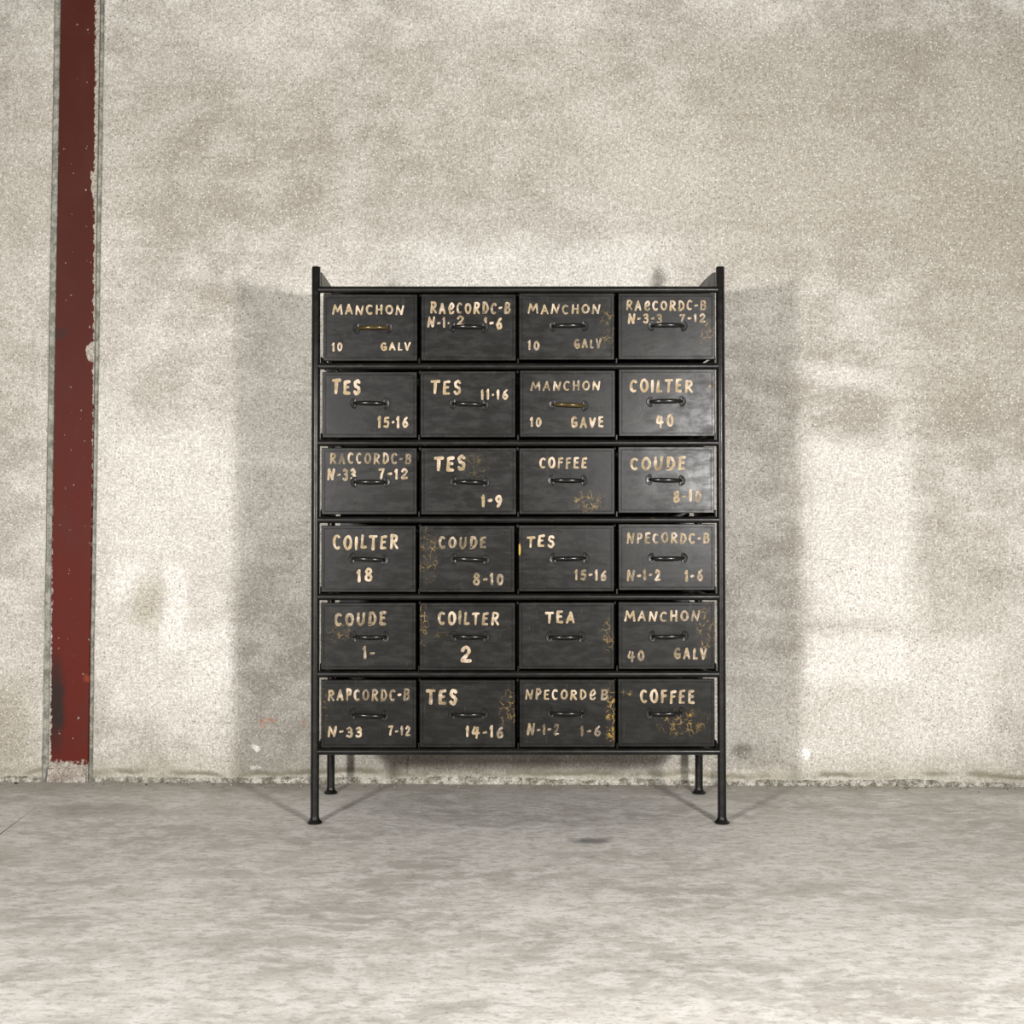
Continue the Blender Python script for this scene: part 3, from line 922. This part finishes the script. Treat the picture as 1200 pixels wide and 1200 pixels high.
def handle_bm(rnd):
    """bowed round bar whose flattened ends turn back on to the drawer"""
    bm = bmesh.new()
    pts, rad = [], []
    n = 16
    half = 0.040
    for i in range(n + 1):
        t = -1 + 2 * i / n
        x = half * t
        y = -0.030 + 0.011 * abs(t) ** 2.2
        pts.append((x, y, 0)); rad.append(0.0063 - 0.0016 * abs(t) ** 3)
    a = [(-half - 0.0035, -0.013, 0), (-half - 0.0048, -0.0068, 0)]
    b = [(half + 0.0035, -0.013, 0), (half + 0.0048, -0.0068, 0)]
    tube(bm, a[::-1] + pts + b, [0.0052, 0.0044] + rad + [0.0044, 0.0052], 14)
    return bm

def plate_bm(side):
    """half-round end plate with two rivets"""
    bm = bmesh.new()
    x0 = side * 0.0415
    prof = [(0.0, -0.0150)] + [(0.0165 * math.cos(R(a)), 0.0165 * math.sin(R(a))) for a in range(-80, 81, 16)] + [(0.0, 0.0150), (-0.003, 0.006), (-0.003, -0.006)]
    def ring(sc, y):
        return [bm.verts.new((x0 + side * px * sc, y, pz * sc)) for px, pz in prof]
    rs = [ring(1.0, -0.0058), ring(1.0, -0.0072), ring(0.90, -0.0082), ring(0.66, -0.0076)]
    for a, b in zip(rs[:-1], rs[1:]):
        n = len(a)
        for j in range(n):
            bm.faces.new((a[j], a[(j + 1) % n], b[(j + 1) % n], b[j]))
    bm.faces.new(rs[-1])
    for z in (-0.0085, 0.0085):
        m = Matrix.Translation((x0 + side * 0.0065, -0.0078, z)) @ Matrix.Diagonal((1, 0.55, 1, 1))
        bmesh.ops.create_icosphere(bm, subdivisions=2, radius=0.0030, matrix=m)
    bmesh.ops.recalc_face_normals(bm, faces=bm.faces)
    return bm

handle_mesh = plate_meshes = None
rows = ('top', 'second', 'third', 'fourth', 'fifth', 'bottom')
cols_ = ('left end', 'second from left', 'second from right', 'right end')
rnd = random.Random(11)
for r_, c_, cx, cz, w, h, (hx, hz), runs, cracks in DRAWERS:
    dm = mat_drawer(cracks) if cracks else M_PLAIN
    dr = new_obj('drawer', drawer_bm(w, h), dm, cab)
    dr.location = (cx - CX, 0, cz)
    text = ' '.join(t[0] for t in runs)
    dr['label'] = 'drawer lettered %s, %s row, %s' % (text.replace('.', '-').upper(), rows[r_ - 1], cols_[c_ - 1])
    for run in runs:
        new_obj('lettering', lettering_mesh([run], rnd, -0.00585 - 0.0001), M_LETTER, dr)
    brass = (r_, c_) in ((1, 1), (2, 3))
    if handle_mesh is None:
        ho = new_obj('handle', handle_bm(rnd), M_HANDLE, dr, smooth=True, auto=60)
        handle_mesh = ho.data
        brass_mesh = handle_mesh.copy()
        brass_mesh.materials[0] = M_BRASS
    else:
        ho = bpy.data.objects.new('handle', handle_mesh)
        COL.objects.link(ho); ho.parent = dr
    if brass:
        ho.data = brass_mesh
        ho['label'] = 'handle with worn brassy sheen'
    ti = rnd.uniform(-0.03, 0.05)
    ho.location = (hx / 1000, 0, hz / 1000)
    ho.rotation_euler = (0, ti, 0)
    if plate_meshes is None:
        plate_meshes = []
        for s in (-1, 1):
            po = new_obj('handle_plate', plate_bm(s), M_PLATE, dr, smooth=True, auto=35)
            plate_meshes.append(po.data)
            po.location = ho.location; po.rotation_euler = ho.rotation_euler
    else:
        for me in plate_meshes:
            po = bpy.data.objects.new('handle_plate', me)
            COL.objects.link(po); po.parent = dr
            po.location = ho.location; po.rotation_euler = ho.rotation_euler
